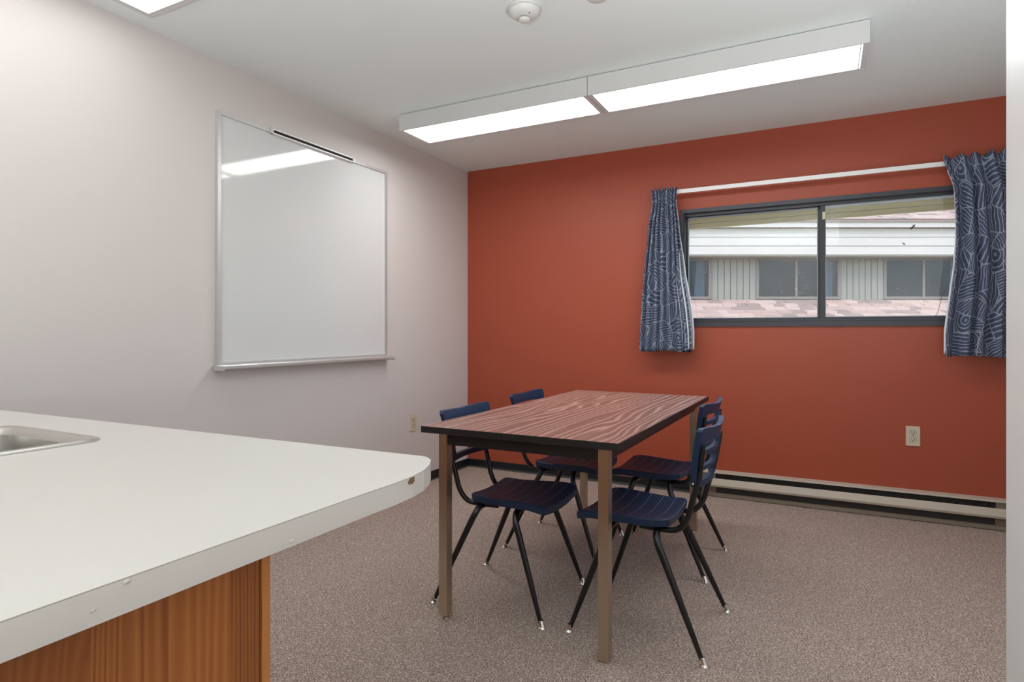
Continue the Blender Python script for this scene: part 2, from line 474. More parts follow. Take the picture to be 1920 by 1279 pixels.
for k, (x0, x1, y) in enumerate(((FX0 + 0.028, XM + 0.008, 0.075), (XM - 0.006, FX1 - 0.028, 0.035))):
    s = obj('sash', rect_frame(x0, x1, FZ0 + 0.036, FZ1 - 0.030, y - 0.014, y + 0.014, 0.012 if k == 0 else 0.026, 0.030 if k == 0 else 0.012, 0.020, 0.016), M['bronze'], win, bevel=0.002, seg=1)
    gx0, gx1 = x0 + (0.012 if k == 0 else 0.026), x1 - (0.030 if k == 0 else 0.012)
    gz0, gz1 = FZ0 + 0.056, FZ1 - 0.046
    obj('glazing_bead', rect_frame(gx0, gx1, gz0, gz1, y - 0.006, y + 0.006, 0.004, 0.004, 0.005, 0.006), M['mill_alu'], s)
    obj('glass_pane', B((gx0 + 0.002, gx1 - 0.002, y - 0.002, y + 0.002, gz0 + 0.002, gz1 - 0.002)), M['glass'], s)
    if k == 1:
        obj('sash_latch', B((x0 + 0.010, x0 + 0.026, y - 0.028, y - 0.014, 1.796, 1.842)), M['ivory'], s, bevel=0.003)

win2 = thing('window_2', loc=(0, 0, 0), kind='structure')
def swap(bm):
    for v in bm.verts: v.co = Vector((XR + v.co.y, v.co.x, v.co.z))
    return bm
obj('window_frame', swap(rect_frame(-2.46, -0.94, 0.99, 1.96, -0.012, 0.05, 0.03, 0.03, 0.03, 0.03)), M['bronze_light'], win2)
obj('mullion', swap(B((-1.715, -1.685, 0.02, 0.05, 1.02, 1.93))), M['bronze'], win2)
obj('glass_pane', swap(B((-2.43, -1.715, 0.03, 0.034, 1.02, 1.93))), M['glass'], win2)
obj('glass_pane', swap(B((-1.685, -0.97, 0.03, 0.034, 1.02, 1.93))), M['glass'], win2)

def insect(name, x, z, ang, ln, label):
    bm = bmesh.new()
    def ell(cx, rx, rz, ry):
        r = bmesh.ops.create_icosphere(bm, subdivisions=1, radius=1)
        for v in r['verts']: v.co = Vector((cx + v.co.x * rx, v.co.y * ry, v.co.z * rz))
    ell(-0.30 * ln, 0.34 * ln, 0.15 * ln, 0.15 * ln); ell(0.12 * ln, 0.18 * ln, 0.15 * ln, 0.13 * ln); ell(0.36 * ln, 0.10 * ln, 0.09 * ln, 0.09 * ln)
    for s in (-1, 1):
        for dx in (-0.02, 0.10, 0.20):
            tube(bm, [(dx * ln, 0.03 * ln, s * 0.06 * ln, 0.018 * ln), ((dx + 0.05) * ln, 0, s * 0.24 * ln, 0.015 * ln), ((dx - 0.1) * ln, 0.12 * ln, s * 0.36 * ln, 0.01 * ln)], 4)
    o = obj(name, bm, M['insect'], loc=(x, 0.031 - 0.13 * ln, z)); o.rotation_euler = (0, ang, 0)
    return tag(o, label, 'insect')
insect('dead_insect', 3.058, 1.716, -0.85, 0.034, 'larger dark insect on the right window pane, in front of the far roof edge')
insect('dead_insect', 3.012, 1.617, 0.75, 0.020, 'tiny dark insect on the right window pane, below the larger one')

tag(obj('grass_stem', tube(bmesh.new(), smooth_path([(3.166, 0.026, 1.1875, 0.0010), (3.176, 0.024, 1.205, 0.0012), (3.186, 0.022, 1.25, 0.0012), (3.196, 0.022, 1.30, 0.0010), (3.224, 0.024, 1.348, 0.0006)], 5), 6), M['insect']),
    'thin dry stem standing in the window corner beside the wide curtain', 'stem')

# ------------------------------------------------------------------ exterior of this house: eave over the window
struct('ground', B((-30, 40, 0.14, 45, -3.2, -3.0)), M['bounce_ground'])  # unseen ground, coloured pale so its bounce brightens the eave
struct('soffit', B((-0.14, 6.5, 0.14, 0.69, 1.986, 2.01)), M['soffit'])
ev = thing('eave', kind='structure')
obj('eave_board', B((-0.14, 6.5, 0.690, 0.730, 1.951, 2.06)), M['eave'], ev)
obj('eave_board', B((-0.14, 6.5, 0.700, 0.735, 1.914, 1.947)), M['eave'], ev)

# ------------------------------------------------------------------ house opposite (its wall faces the camera squarely)
D = 12.0
hb = thing('neighbouring_house', 'pale house opposite, seen through the window, with white fascia boards and shingled roofs', 'house', (CX - D * math.sin(YAW), CY + D * math.cos(YAW), CZ), YAW)
PX = D / 1133.68
def hx(u): return (u - 959.5) * PX
def hz(v): return (621.07 - v) * PX
HX0, HX1 = hx(771), hx(2640)
# siding boards, individually
wins = [(939, 1095), (1178, 1334), (1417, 1576), (1656, 1815), (1895, 2054), (2134, 2293), (2373, 2532)]
for a, b in [(771, 939), (1095, 1178), (1334, 1417), (1576, 1656), (1815, 1895), (2054, 2134), (2293, 2373), (2532, 2640)]:
    obj('wall_sheathing', B((hx(a), hx(b), 0.02, 0.10, hz(566), hz(484))), M['slot'], hb)
for a, b in [(771, 939), (1095, 1178), (1334, 1417), (1576, 1656), (1815, 1895), (2054, 2134), (2293, 2373), (2532, 2640)]:
    n = round((b - a) / 11.4); w = (b - a) / n
    for k in range(n):
        o = obj('siding_board', B((hx(a + k * w) + 0.007, hx(a + (k + 1) * w) - 0.007, -0.012 + 0.004 * random.random(), 0.02, hz(563), hz(484))), M['siding'], hb)
# windows
for a, b in wins:
    m = (a * 0.52 + b * 0.48)
    fr = obj('window_frame', rect_frame(hx(a), hx(b), hz(561), hz(486), -0.03, 0.06, 0.05, 0.06, 0.05, 0.03), M['siding_trim'], hb)
    obj('sash_bar', B((hx(m) - 0.022, hx(m) + 0.022, -0.005, 0.045, hz(557), hz(488))), M['siding_trim'], fr)
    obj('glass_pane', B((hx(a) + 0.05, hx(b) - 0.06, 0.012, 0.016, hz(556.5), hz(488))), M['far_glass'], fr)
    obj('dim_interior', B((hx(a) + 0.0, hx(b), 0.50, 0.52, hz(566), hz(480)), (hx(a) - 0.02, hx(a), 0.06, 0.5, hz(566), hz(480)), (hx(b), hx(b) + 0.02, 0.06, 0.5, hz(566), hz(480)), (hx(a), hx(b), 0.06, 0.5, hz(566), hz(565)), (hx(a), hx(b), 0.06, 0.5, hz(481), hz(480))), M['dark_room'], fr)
    for (c0, c1) in ((a + 5, a + 13), (b - 30, b - 9)):
        bm = bmesh.new(); n = 14; rows = []
        for z, sp in ((hz(487), 0.75), (hz(556), 1.0)):
            rows.append([bm.verts.new((hx(c1 - (c1 - c0) * sp * (1 - i / n)) if c0 > a + 20 else hx(c0 + (c1 - c0) * sp * i / n), 0.10 + 0.02 * math.sin(i * 1.9), z)) for i in range(n + 1)])
        for i in range(n): bm.faces.new((rows[0][i], rows[0][i + 1], rows[1][i + 1], rows[1][i]))
        bmesh.ops.solidify(bm, geom=bm.faces[:], thickness=0.006)
        obj('curtain', bm, M['far_curtain'], fr)
# soffit and fascia boards (overhang 0.45 m proud of the wall)
obj('soffit_panel', B((HX0, HX1, -0.40, 0.05, hz(485), hz(484) + 0.01)), M['soffit_far'], hb)
for v0, v1, y in ((482.5, 467.3, -0.40), (466.4, 451.6, -0.405), (450.8, 435.6, -0.41)):
    obj('fascia_board', B((HX0, HX1, y - 0.02 , y + 0.02, hz(v0), hz(v1))), M['fascia'], hb)
obj('fascia_backing', B((HX0, HX1, -0.38, -0.35, hz(484), hz(420))), M['slot'], hb)
obj('fascia_board', B((HX0, HX1, -0.53, -0.41, hz(434.5), hz(423.5))), M['fascia'], hb)
obj('gutter_lip', B((HX0, HX1, -0.56, -0.38, hz(422.5), hz(420.0))), M['siding_trim'], hb)
# upper roof, rows of shingles (too small to pick apart)
bm = bmesh.new()
pitch = 0.36
z0, y0 = hz(419.5), -0.56
deck = B()
v = [bm.verts.new(c) for c in ((HX0, y0, z0 - 0.02), (HX1, y0, z0 - 0.02), (HX1, y0 + 4, z0 - 0.02 + 4 * pitch), (HX0, y0 + 4, z0 - 0.02 + 4 * pitch),
                               (HX0, y0, z0 - 0.06), (HX1, y0, z0 - 0.06), (HX1, y0 + 4, z0 - 0.06 + 4 * pitch), (HX0, y0 + 4, z0 - 0.06 + 4 * pitch))]
for f in ((0, 1, 2, 3), (7, 6, 5, 4), (4, 5, 1, 0), (5, 6, 2, 1), (6, 7, 3, 2), (7, 4, 0, 3)): bm.faces.new([v[i] for i in f])
up = obj('upper_roof', bm, M['shingle_c'], hb)
for mi, mm in enumerate(('shingle_a', 'shingle_b', 'shingle_c')):
    pass
bm = bmesh.new(); mats = []
row = 0
y = y0
while y < y0 + 3.9:
    x = HX0 + random.random() * 0.2
    while x < HX1:
        w = 0.16 + 0.22 * random.random(); t_ = 0.006 + 0.012 * random.random()
        za = z0 - 0.02 + (y - y0) * pitch
        q = [bm.verts.new(c) for c in ((x, y, za), (min(x + w, HX1), y, za), (min(x + w, HX1), y, za + t_ + 0.012), (x, y, za + t_ + 0.012), (x, y + 0.16, za + 0.16 * pitch + t_), (min(x + w, HX1), y + 0.16, za + 0.16 * pitch + t_))]
        f1 = bm.faces.new((q[0], q[1], q[2], q[3])); f2 = bm.faces.new((q[3], q[2], q[5], q[4]))
        mi = random.choice((0, 0, 1, 1, 2)); f1.material_index = mi; f2.material_index = mi
        x += w + 0.004
    y += 0.15; row += 1
o = obj('roof_shingles', bm, None, up); o['kind'] = 'stuff'
for mm in ('shingle_a', 'shingle_b', 'shingle_c'): o.data.materials.append(M[mm])
# lower roof sloping down towards us: single shingles
s_ = 0.42
zl, yl = hz(562.5), 0.0
bm = bmesh.new()
v = [bm.verts.new(c) for c in ((HX0, yl, zl - 0.012), (HX1, yl, zl - 0.012), (HX1, yl - 3.2, zl - 0.012 - 3.2 * s_), (HX0, yl - 3.2, zl - 0.012 - 3.2 * s_),
                               (HX0, yl, zl - 0.10), (HX1, yl, zl - 0.10), (HX1, yl - 3.2, zl - 0.10 - 3.2 * s_), (HX0, yl - 3.2, zl - 0.10 - 3.2 * s_))]
for f in ((0, 3, 2, 1), (7, 4, 5, 6), (4, 0, 1, 5), (5, 1, 2, 6), (6, 2, 3, 7), (7, 3, 0, 4)): bm.faces.new([v[i] for i in f])
lo = obj('lower_roof', bm, M['shingle_c'], hb)
def shingle_mesh(w, i):
    bm = bmesh.new()
    L = 0.20
    t0, t1 = (0.020, 0.046, 0.030, 0.052)[i], 0.004
    c = ((0, 0, t1), (w, 0, t1), (w, -L, -L * s_ + t0), (0, -L, -L * s_ + t0), (0, 0, -0.012), (w, 0, -0.012), (w, -L, -L * s_ - 0.012), (0, -L, -L * s_ - 0.012))
    v = [bm.verts.new(q) for q in c]
    for f in ((0, 3, 2, 1), (4, 0, 1, 5), (5, 1, 2, 6), (6, 2, 3, 7), (7, 3, 0, 4), (4, 5, 6, 7)): bm.faces.new([v[k] for k in f])
    return bm
protos = []
for i, w in enumerate((0.20, 0.26, 0.32, 0.24)):
    for mm in ('shingle_a', 'shingle_b', 'shingle_c'):
        protos.append((w, shingle_mesh(w, i), M[mm]))
prot = []
for w, bmx, mm in protos:
    me = bpy.data.meshes.new('shingle'); bmesh.ops.recalc_face_normals(bmx, faces=bmx.faces); bmx.to_mesh(me); bmx.free(); me.materials.append(mm); prot.append((w, me))
cnt = 0
rest = bmesh.new()
for r in range(16):
    y = yl - 0.17 * r
    z = zl - 0.17 * r * s_
    x = HX0 + 0.3 * random.random()
    while x < HX1 - 0.35:
        w, me = random.choice(prot)
        vis = r < 9 and hx(1270) < x < hx(1800)
        if vis and cnt < 290:
            o = bpy.data.objects.new('shingle', me); COL.objects.link(o); o.parent = lo; o.location = (x, y, z); cnt += 1
        else:
            L, t0, t1 = 0.20, 0.022, 0.004
            q = [rest.verts.new(c) for c in ((x, y, z + t1), (x + w, y, z + t1), (x + w, y - L, z - L * s_ + t0), (x, y - L, z - L * s_ + t0), (x + w, y - L, z - L * s_ - 0.012), (x, y - L, z - L * s_ - 0.012))]
            rest.faces.new((q[0], q[3], q[2], q[1])); rest.faces.new((q[3], q[5], q[4], q[2]))
        x += w + 0.005
o = obj('shingle_rows', rest, M['shingle_a'], lo); o['kind'] = 'stuff'

# ------------------------------------------------------------------ countertop, cabinet, sink
ct = thing('countertop', 'white laminate peninsula countertop with rounded corner and chipped edge', 'countertop', (0, 0, 0))
CZT = 0.870
arc = []
pts = [(0.004, -4.14), (2.012, -4.14), (2.014, -3.56), (2.0155, -3.50), (2.013, -3.455), (2.004, -3.412), (1.988, -3.373), (1.968, -3.341), (1.948, -3.325), (1.935, -3.322), (0.004, -3.362)]
SX0, SX1, SY0, SY1 = 0.865, 1.235, -3.90, -3.502     # sink cut-out
def slab_with_hole(pts, z0, z1, hole):
    bm = bmesh.new()
    def loop(z, P): return [bm.verts.new((x, y, z)) for x, y in P]
    for z in (z0, z1):
        o = loop(z, pts); h = loop(z, hole)
        ed = [bm.edges.new((L[i], L[(i + 1) % len(L)])) for L in (o, h) for i in range(len(L))]
        bmesh.ops.triangle_fill(bm, use_beauty=True, use_dissolve=False, edges=ed)
        if z == z0: ob, hb_ = o, h
        else: ot, ht = o, h
    for A, Bq in ((ob, ot), (hb_, ht)):
        n = len(A)
        for i in range(n): bm.faces.new((A[i], A[(i + 1) % n], Bq[(i + 1) % n], Bq[i]))
    return bm
def rrect(x0, x1, y0, y1, r, n=6):
    out = []
    for cx, cy, a0 in ((x1 - r, y1 - r, 0), (x0 + r, y1 - r, PI / 2), (x0 + r, y0 + r, PI), (x1 - r, y0 + r, 3 * PI / 2)):
        for k in range(n + 1):
            a = a0 + PI / 2 * k / n
            out.append((cx + r * math.cos(a), cy + r * math.sin(a)))
    return out
hole = rrect(SX0 + 0.005, SX1 - 0.005, SY0 + 0.005, SY1 - 0.005, 0.05)
def inset(P, d): return [(x - d if x > 1.9 else x, y - d if y > -3.5 else y) for x, y in P]
obj('edge_band', slab_with_hole(pts, CZT - 0.0335, CZT - 0.0014, hole), M['counter'], ct)
obj('laminate_seam', slab_with_hole(inset(pts, 0.0003), CZT - 0.0014, CZT - 0.0007, hole), M['seam'], ct)
obj('laminate_top', slab_with_hole(pts, CZT - 0.0007, CZT, hole), M['counter'], ct)
for bx, by, bz, br in ((2.0138, -3.895, CZT - 0.004, 0.0035), (2.0138, -3.925, CZT - 0.019, 0.0022), (2.0138, -3.70, CZT - 0.027, 0.004), (2.0142, -3.60, CZT - 0.006, 0.0022)):
    bm = bmesh.new(); bmesh.ops.create_icosphere(bm, subdivisions=2, radius=1)
    for v in bm.verts: v.co = Vector((bx + v.co.x * br * 0.18, by + v.co.y * br * 1.1, bz + v.co.z * br * 0.6))
    obj('edge_dent', bm, M['counter'], ct, smooth=True)
def edge_chip(x, y, z, w, h, nrm):
    bm = bmesh.new()
    P = [(-0.5, -0.5), (0.1, -0.6), (0.5, -0.35), (0.45, 0.5), (-0.2, 0.5), (-0.55, 0.1)]
    t = Vector((-nrm[1], nrm[0], 0)).normalized(); n = Vector((nrm[0], nrm[1], 0)).normalized()
    a = [bm.verts.new(Vector((x, y, z)) + t * (p * w) + Vector((0, 0, q * h)) - n * 0.004) for p, q in P]
    b = [bm.verts.new(Vector((x, y, z)) + t * (p * w) + Vector((0, 0, q * h)) + n * 0.0008) for p, q in P]
    for i in range(6): bm.faces.new((a[i], a[(i + 1) % 6], b[(i + 1) % 6], b[i]))
    bm.faces.new(a[::-1]); bm.faces.new(b)
    return bm
o = obj('chipped_edge', edge_chip(2.0138, -3.459, CZT - 0.006, 0.016, 0.009, (1, 0.1)), M['chip'], ct)
o['label'] = 'brown chip in the white edge'
# sink: rim, basin
sk = thing('sink', 'small stainless steel bar sink let into the white countertop', 'sink', (0, 0, 0))
bm = bmesh.new()
loops = []
def ringloop(inset, z, r):
    P = rrect(0.850 + inset, 1.252 - inset, -3.905 + inset, -3.487 - inset, max(r, 0.01), 8)
    return [bm.verts.new((x, y, z)) for x, y in P]
specs = [(0.0, CZT + 0.0005, 0.045), (0.003, CZT + 0.004, 0.044), (0.012, CZT + 0.0055, 0.042), (0.022, CZT + 0.005, 0.04), (0.030, CZT + 0.001, 0.05), (0.036, CZT - 0.010, 0.055)]
for sp_ in specs: loops.append(ringloop(*sp_))
def stitch(L):
    for A, Bq in zip(L, L[1:]):
        n = len(A)
        for i in range(n): bm.faces.new((A[i], A[(i + 1) % n], Bq[(i + 1) % n], Bq[i]))
stitch(loops)
obj('sink_rim', bm, M['steel'], sk, smooth=True)
bm = bmesh.new(); loops = []
for sp_ in [(0.036, CZT - 0.010, 0.055), (0.040, CZT - 0.06, 0.06), (0.045, CZT - 0.13, 0.06), (0.060, CZT - 0.148, 0.055), (0.09, CZT - 0.152, 0.04)]: loops.append(ringloop(*sp_))
stitch(loops); bm.faces.new(loops[-1])
obj('basin', bm, M['steel'], sk, smooth='auto')
obj('drain', lathe(bmesh.new(), [(0.0, 0.001), (0.03, 0.001), (0.034, 0.004), (0.042, 0.004), (0.044, 0)], 24, (1.05, -3.69, CZT - 0.152)), M['chrome'], sk, smooth='auto')

cb = thing('base_cabinet', 'reddish orange wood veneer base cabinet under the white countertop', 'cabinet', (0, 0, 0))
YC = -3.706
obj('carcass', B((1.40, 1.962, -4.08, YC - 0.004, 0.09, 0.836)), M['cab_edge'], cb)
obj('carcass', B((0.03, 1.40, -4.08, YC - 0.004, 0.09, 0.70)), M['cab_edge'], cb)
obj('side_panel', B((1.962, 1.982, -4.08, YC - 0.0145, 0.085, 0.836)), M['cab_wood'], cb)
obj('edge_strip', B((1.962, 1.984, YC - 0.012, YC, 0.085, 0.836)), M['cab_edge'], cb, bevel=0.0015, seg=1)
obj('toe_kick', B((0.05, 1.93, -4.05, YC - 0.04, 0, 0.09)), M['base_black'], cb)

# ------------------------------------------------------------------ whiteboard on the left wall
wb = thing('whiteboard', 'large white dry-erase board with aluminium frame on the pale left wall', 'whiteboard', (0, 0, 0))
Y0, Y1, Z0, Z1 = -2.312, -1.052, 0.928, 2.155
obj('writing_surface', B((0.004, 0.014, Y0 + 0.012, Y1 - 0.012, Z0 + 0.012, Z1 - 0.012)), M['whiteboard'], wb)
fw_ = 0.020
for q in ((0.0, 0.022, Y0, Y0 + fw_, Z0, Z1), (0.0, 0.022, Y1 - fw_, Y1, Z0, Z1)):
    obj('frame_side', B(q), M['alu'], wb, bevel=0.003)
for q in ((0.0, 0.022, Y0 + fw_, Y1 - fw_, Z0, Z0 + fw_), (0.0, 0.022, Y0 + fw_, Y1 - fw_, Z1 - 0.018, Z1)):
    obj('frame_rail', B(q), M['alu'], wb, bevel=0.003)
# pen tray along the bottom
bm = bmesh.new()
prof = [(0.0, 0.915), (0.0, 0.934), (0.022, 0.934), (0.026, 0.928), (0.060, 0.925), (0.066, 0.932), (0.071, 0.931), (0.071, 0.920), (0.064, 0.914)]
ya, yb = Y0 - 0.004, Y1 + 0.004
a = [bm.verts.new((x, ya, z)) for x, z in prof]; b = [bm.verts.new((x, yb, z)) for x, z in prof]
n = len(prof)
for i in range(n): bm.faces.new((a[i], a[(i + 1) % n], b[(i + 1) % n], b[i]))
bm.faces.new(a); bm.faces.new(b[::-1])
tr = obj('pen_tray', bm, M['alu'], wb)
for y in (ya, yb):
    s = -1 if y == ya else 1
    obj('tray_end_cap', B((0.010, 0.078, min(y, y + s * 0.012), max(y, y + s * 0.012), 0.911, 0.933)), M['alu'], tr, bevel=0.005, smooth='auto')
# map rail clipped on the top edge
mr = obj('map_rail', B((0.0, 0.034, -2.006, -1.382, 2.131, 2.137), (0.0, 0.034, -2.006, -1.382, 2.152, 2.159), (0.0, 0.024, -2.006, -1.382, 2.137, 2.152)), M['rod'], wb)
obj('cork_insert', B((0.024, 0.029, -1.998, -1.390, 2.137, 2.152)), M['cork_black'], mr)
for y in (-2.006, -1.390): obj('rail_end_cap', B((0.022, 0.036, y - 0.004, y + 0.012, 2.131, 2.159)), M['alu'], mr, bevel=0.002, seg=1)

# ------------------------------------------------------------------ electrical outlets
def outlet(loc, rz, label):
    r = thing('wall_outlet', label, 'outlet', loc, rz, )
    obj('cover_plate', B((-0.035, 0.035, -0.006, 0, -0.057, 0.057)), M['ivory'], r, bevel=0.003, seg=2)
    for s in (1, -1):
        bm = bmesh.new()
        P = []
        for k in range(20):
            a = 2 * PI * k / 20
            P.append((0.017 * math.cos(a), s * 0.0195 + max(-0.0135, min(0.0135, 0.017 * math.sin(a)))))
        A = [bm.verts.new((x, -0.0055, z)) for x, z in P]; Bq = [bm.verts.new((x, -0.0085, z)) for x, z in P]
        for i in range(20): bm.faces.new((A[i], A[(i + 1) % 20], Bq[(i + 1) % 20], Bq[i]))
        bm.faces.new(Bq); bm.faces.new(A[::-1])
        sock = obj('socket', bm, M['ivory'], r)
        obj('socket_slots', B((-0.0085, -0.0055, -0.0092, -0.0080, s * 0.0195 - 0.001, s * 0.0195 + 0.008), (0.0055, 0.0085, -0.0092, -0.0080, s * 0.0195 - 0.001, s * 0.0195 + 0.008), (-0.003, 0.003, -0.0092, -0.0080, s * 0.0195 - 0.0105, s * 0.0195 - 0.005)), M['slot'], sock)
        bm = bmesh.new()
        prism_z(bm, [(x * 1.10, (z - s * 0.0195) * 1.12) for x, z in P], 0.0055, 0.0066)
        for v in bm.verts: v.co = Vector((v.co.x, -v.co.z, v.co.y + s * 0.0195))
        obj('socket_shadow_disc', bm, M['heater_dark'], sock)  # dark disc paints a shadow outline round the socket
    obj('screw', lathe(bmesh.new(), [(0, -0.0075), (0.002, -0.0075), (0.003, -0.0068), (0.003, -0.005)], 12), M['chrome'], r).rotation_euler = (-PI / 2, 0, 0)
    return r
outlet((3.053, 0, 0.484), 0, 'ivory duplex wall outlet on the red wall below the window')
outlet((0, -0.740, 0.451), PI / 2, 'ivory duplex wall outlet low on the pale left wall')

# ------------------------------------------------------------------ baseboard heater
ht = thing('baseboard_heater', 'long almond electric baseboard heater under the red wall', 'heater', (0, 0, 0))
HA, HB = 1.862, 3.515
obj('back_plate', B((HA, HB, -0.012, 0, 0.008, 0.170)), M['heater'], ht)
obj('top_lip', prism_x(bmesh.new(), [(0, 0.164), (0, 0.171), (-0.056, 0.168), (-0.058, 0.158), (-0.055, 0.158), (-0.053, 0.163)], HA, HB), M['heater'], ht)
front = [(-0.054, 0.124), (-0.058, 0.125), (-0.072, 0.085), (-0.068, 0.072), (-0.040, 0.066), (-0.040, 0.070), (-0.064, 0.076), (-0.067, 0.086)]
obj('front_panel', prism_x(bmesh.new(), front, HA, HB), M['heater'], ht)
obj('heater_fin', B(*[(HA + 0.10 + k * 0.0075, HA + 0.1025 + k * 0.0075, -0.050, -0.012, 0.105, 0.156) for k in range(196)]), M['fin'], ht)['kind'] = 'stuff'
obj('cavity_shade_block', B((HA + 0.09, HB - 0.085, -0.038, -0.012, 0.04, 0.160)), M['fin'], ht)  # solid dark block stands for the shade inside the opening
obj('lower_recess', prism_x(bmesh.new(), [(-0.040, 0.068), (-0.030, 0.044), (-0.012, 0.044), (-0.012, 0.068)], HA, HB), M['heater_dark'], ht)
obj('slot_shade_block', B((HA + 0.09, HB - 0.085, -0.0395, -0.02, 0.028, 0.046)), M['fin'], ht)  # solid dark block painted as the shaded lower slot
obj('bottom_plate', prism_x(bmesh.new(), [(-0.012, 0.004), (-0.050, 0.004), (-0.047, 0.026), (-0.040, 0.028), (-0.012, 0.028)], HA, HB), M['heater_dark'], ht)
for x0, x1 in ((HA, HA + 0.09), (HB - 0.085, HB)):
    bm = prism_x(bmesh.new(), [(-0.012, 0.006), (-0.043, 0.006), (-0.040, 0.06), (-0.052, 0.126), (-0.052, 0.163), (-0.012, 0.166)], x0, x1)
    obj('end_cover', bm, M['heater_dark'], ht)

# ------------------------------------------------------------------ curtain track and curtains
ck = thing('curtain_track', 'white metal curtain track above the dark window', 'curtain track', (0, 0, 0))
obj('rail', B((1.58, 3.62, -0.088, -0.076, 2.029, 2.055)), M['rod'], ck, bevel=0.003)
obj('rail_return', B((1.576, 1.588, -0.088, 0, 2.029, 2.055)), M['rod'], ck)
obj('rail_return', B((3.612, 3.624, -0.088, 0, 2.029, 2.055)), M['rod'], ck)

def lerp_tab(tab, z):
    for (za, a), (zb, b) in zip(tab, tab[1:]):
        if za >= z >= zb:
            t = (za - z) / (za - zb); t = t * t * (3 - 2 * t) if False else t
            return a + (b - a) * t
    return tab[-1][1] if z < tab[-1][0] else tab[0][1]

def make_curtain(name, label, ltab, rtab, ztop, zbot, folds, header, amp0, amp1, hem, ybase=-0.125, cloth_w=0.9, ph=0.0, side=1):
    root = thing(name, label, 'curtain', (0, 0, 0), group=None)
    nx, nz = 150, 44
    bm = bmesh.new(); uvl = bm.loops.layers.uv.new('UVMap')
    grid = []
    rnd = random.Random(hash(name + label) % 1000 if False else int(ph * 100) + 3)
    fw = [rnd.uniform(0.75, 1.35) for _ in range(folds)]
    tot = sum(fw); edges = [0]
    for w in fw: edges.append(edges[-1] + w / tot)
    def phase(s):
        for k in range(folds):
            if s <= edges[k + 1] + 1e-9:
                return k + (s - edges[k]) / (edges[k + 1] - edges[k])
        return folds
    def point(s, t, off=0.0):
        z = ztop + (zbot - ztop) * t
        zz = ztop - (ztop - zbot) * t
        l = lerp_tab(ltab, zz); r = lerp_tab(rtab, zz)
        p = phase(s)
        hd = min(1.0, max(0.0, (t - header) / 0.10)); hd = hd * hd * (3 - 2 * hd)
        amp = amp0 + (amp1 - amp0) * hd
        wave = math.cos(2 * PI * p)
        sharp = wave * (1.25 - 0.25 * wave * wave)
        drift = 0.012 * math.sin(3.0 * t + 5 * s + ph)
        x = l + (r - l) * (s + 0.010 * math.sin(2 * PI * p + 1.0) * hd) + 0.004 * math.sin(7 * t + 9 * s)
        y = ybase + 0.0 - amp * sharp + drift * hd * 0.5
        top_wave = 0.008 * math.cos(2 * PI * p) * max(0, 1 - t / 0.05) if t < 0.05 else 0
        return Vector((x, y + off, z + top_wave - 0.004 * t * math.sin(9 * s + ph)))
    for j in range(nz + 1):
        grid.append([bm.verts.new(point(i / nx, j / nz)) for i in range(nx + 1)])
    for j in range(nz):
        for i in range(nx):
            f = bm.faces.new((grid[j][i], grid[j + 1][i], grid[j + 1][i + 1], grid[j][i + 1]))
            for lp, (ii, jj) in zip(f.loops, ((i, j), (i, j + 1), (i + 1, j + 1), (i + 1, j))):
                lp[uvl].uv = (ii / nx * cloth_w + ph, (ztop - zbot) * (1 - jj / nz) + ph)
    me = bpy.data.meshes.new('printed_cloth'); bm.to_mesh(me); bm.free()
    for p in me.polygons: p.use_smooth = True
    me.materials.append(M['curtain'])
    o = bpy.data.objects.new('printed_cloth', me); COL.objects.link(o); o.parent = root
    md = o.modifiers.new('thickness', 'SOLIDIFY'); md.thickness = 0.002; md.offset = 1
    # lining behind, showing past the window-side edge
    bm = bmesh.new(); g = []
    for j in range(nz + 1):
        t = j / nz; rowv = []
        if t < 0.06:
            g.append(None); continue
        for i in range(0, nx + 1, 3):
            s = i / nx
            p = point(s, t * 0.985, 0.012)
            k = max(0, t - 0.3) / 0.7
            e = hem * math.sin(PI * min(1, k * 0.75)) if k > 0 else 0
            if side > 0: p.x += e * max(0, (s - 0.7) / 0.3)
            else: p.x -= e * max(0, (0.3 - s) / 0.3)
            rowv.append(bm.verts.new(p))
        g.append(rowv)
    for A, Bq in zip(g, g[1:]):
        if A is None: continue
        for i in range(len(A) - 1): bm.faces.new((A[i], Bq[i], Bq[i + 1], A[i + 1]))
    li = obj('lining', bm, M['lining'], root, smooth=True)
    md = li.modifiers.new('thickness', 'SOLIDIFY'); md.thickness = 0.0015; md.offset = 1
    # hem band: stitched line
    return root
make_curtain('window_curtain', 'narrow gathered navy patterned curtain at the left end of the window',
    [(2.10, 1.537), (1.97, 1.547), (1.84, 1.520), (1.55, 1.495), (1.25, 1.475), (0.93, 1.452)],
    [(2.10, 1.716), (1.97, 1.708), (1.83, 1.728), (1.64, 1.747), (1.46, 1.758), (1.25, 1.787), (1.10, 1.803), (0.93, 1.812)],
    2.062, 0.962, 7, 0.045, 0.010, 0.017, 0.018, ybase=-0.112, cloth_w=0.55, ph=0.0, side=1)
make_curtain('window_curtain', 'wide navy patterned curtain at the right end of the window, beside the white partition',
    [(2.10, 3.180), (2.04, 3.182), (1.97, 3.203), (1.90, 3.222), (1.76, 3.228), (1.61, 3.234), (1.46, 3.232), (1.28, 3.214), (1.10, 3.190), (0.93, 3.182)],
    [(2.10, 3.60), (1.6, 3.63), (0.93, 3.66)],
    2.070, 0.958, 6, 0.03, 0.016, 0.024, 0.010, ybase=-0.118, cloth_w=1.0, ph=2.35, side=-1)

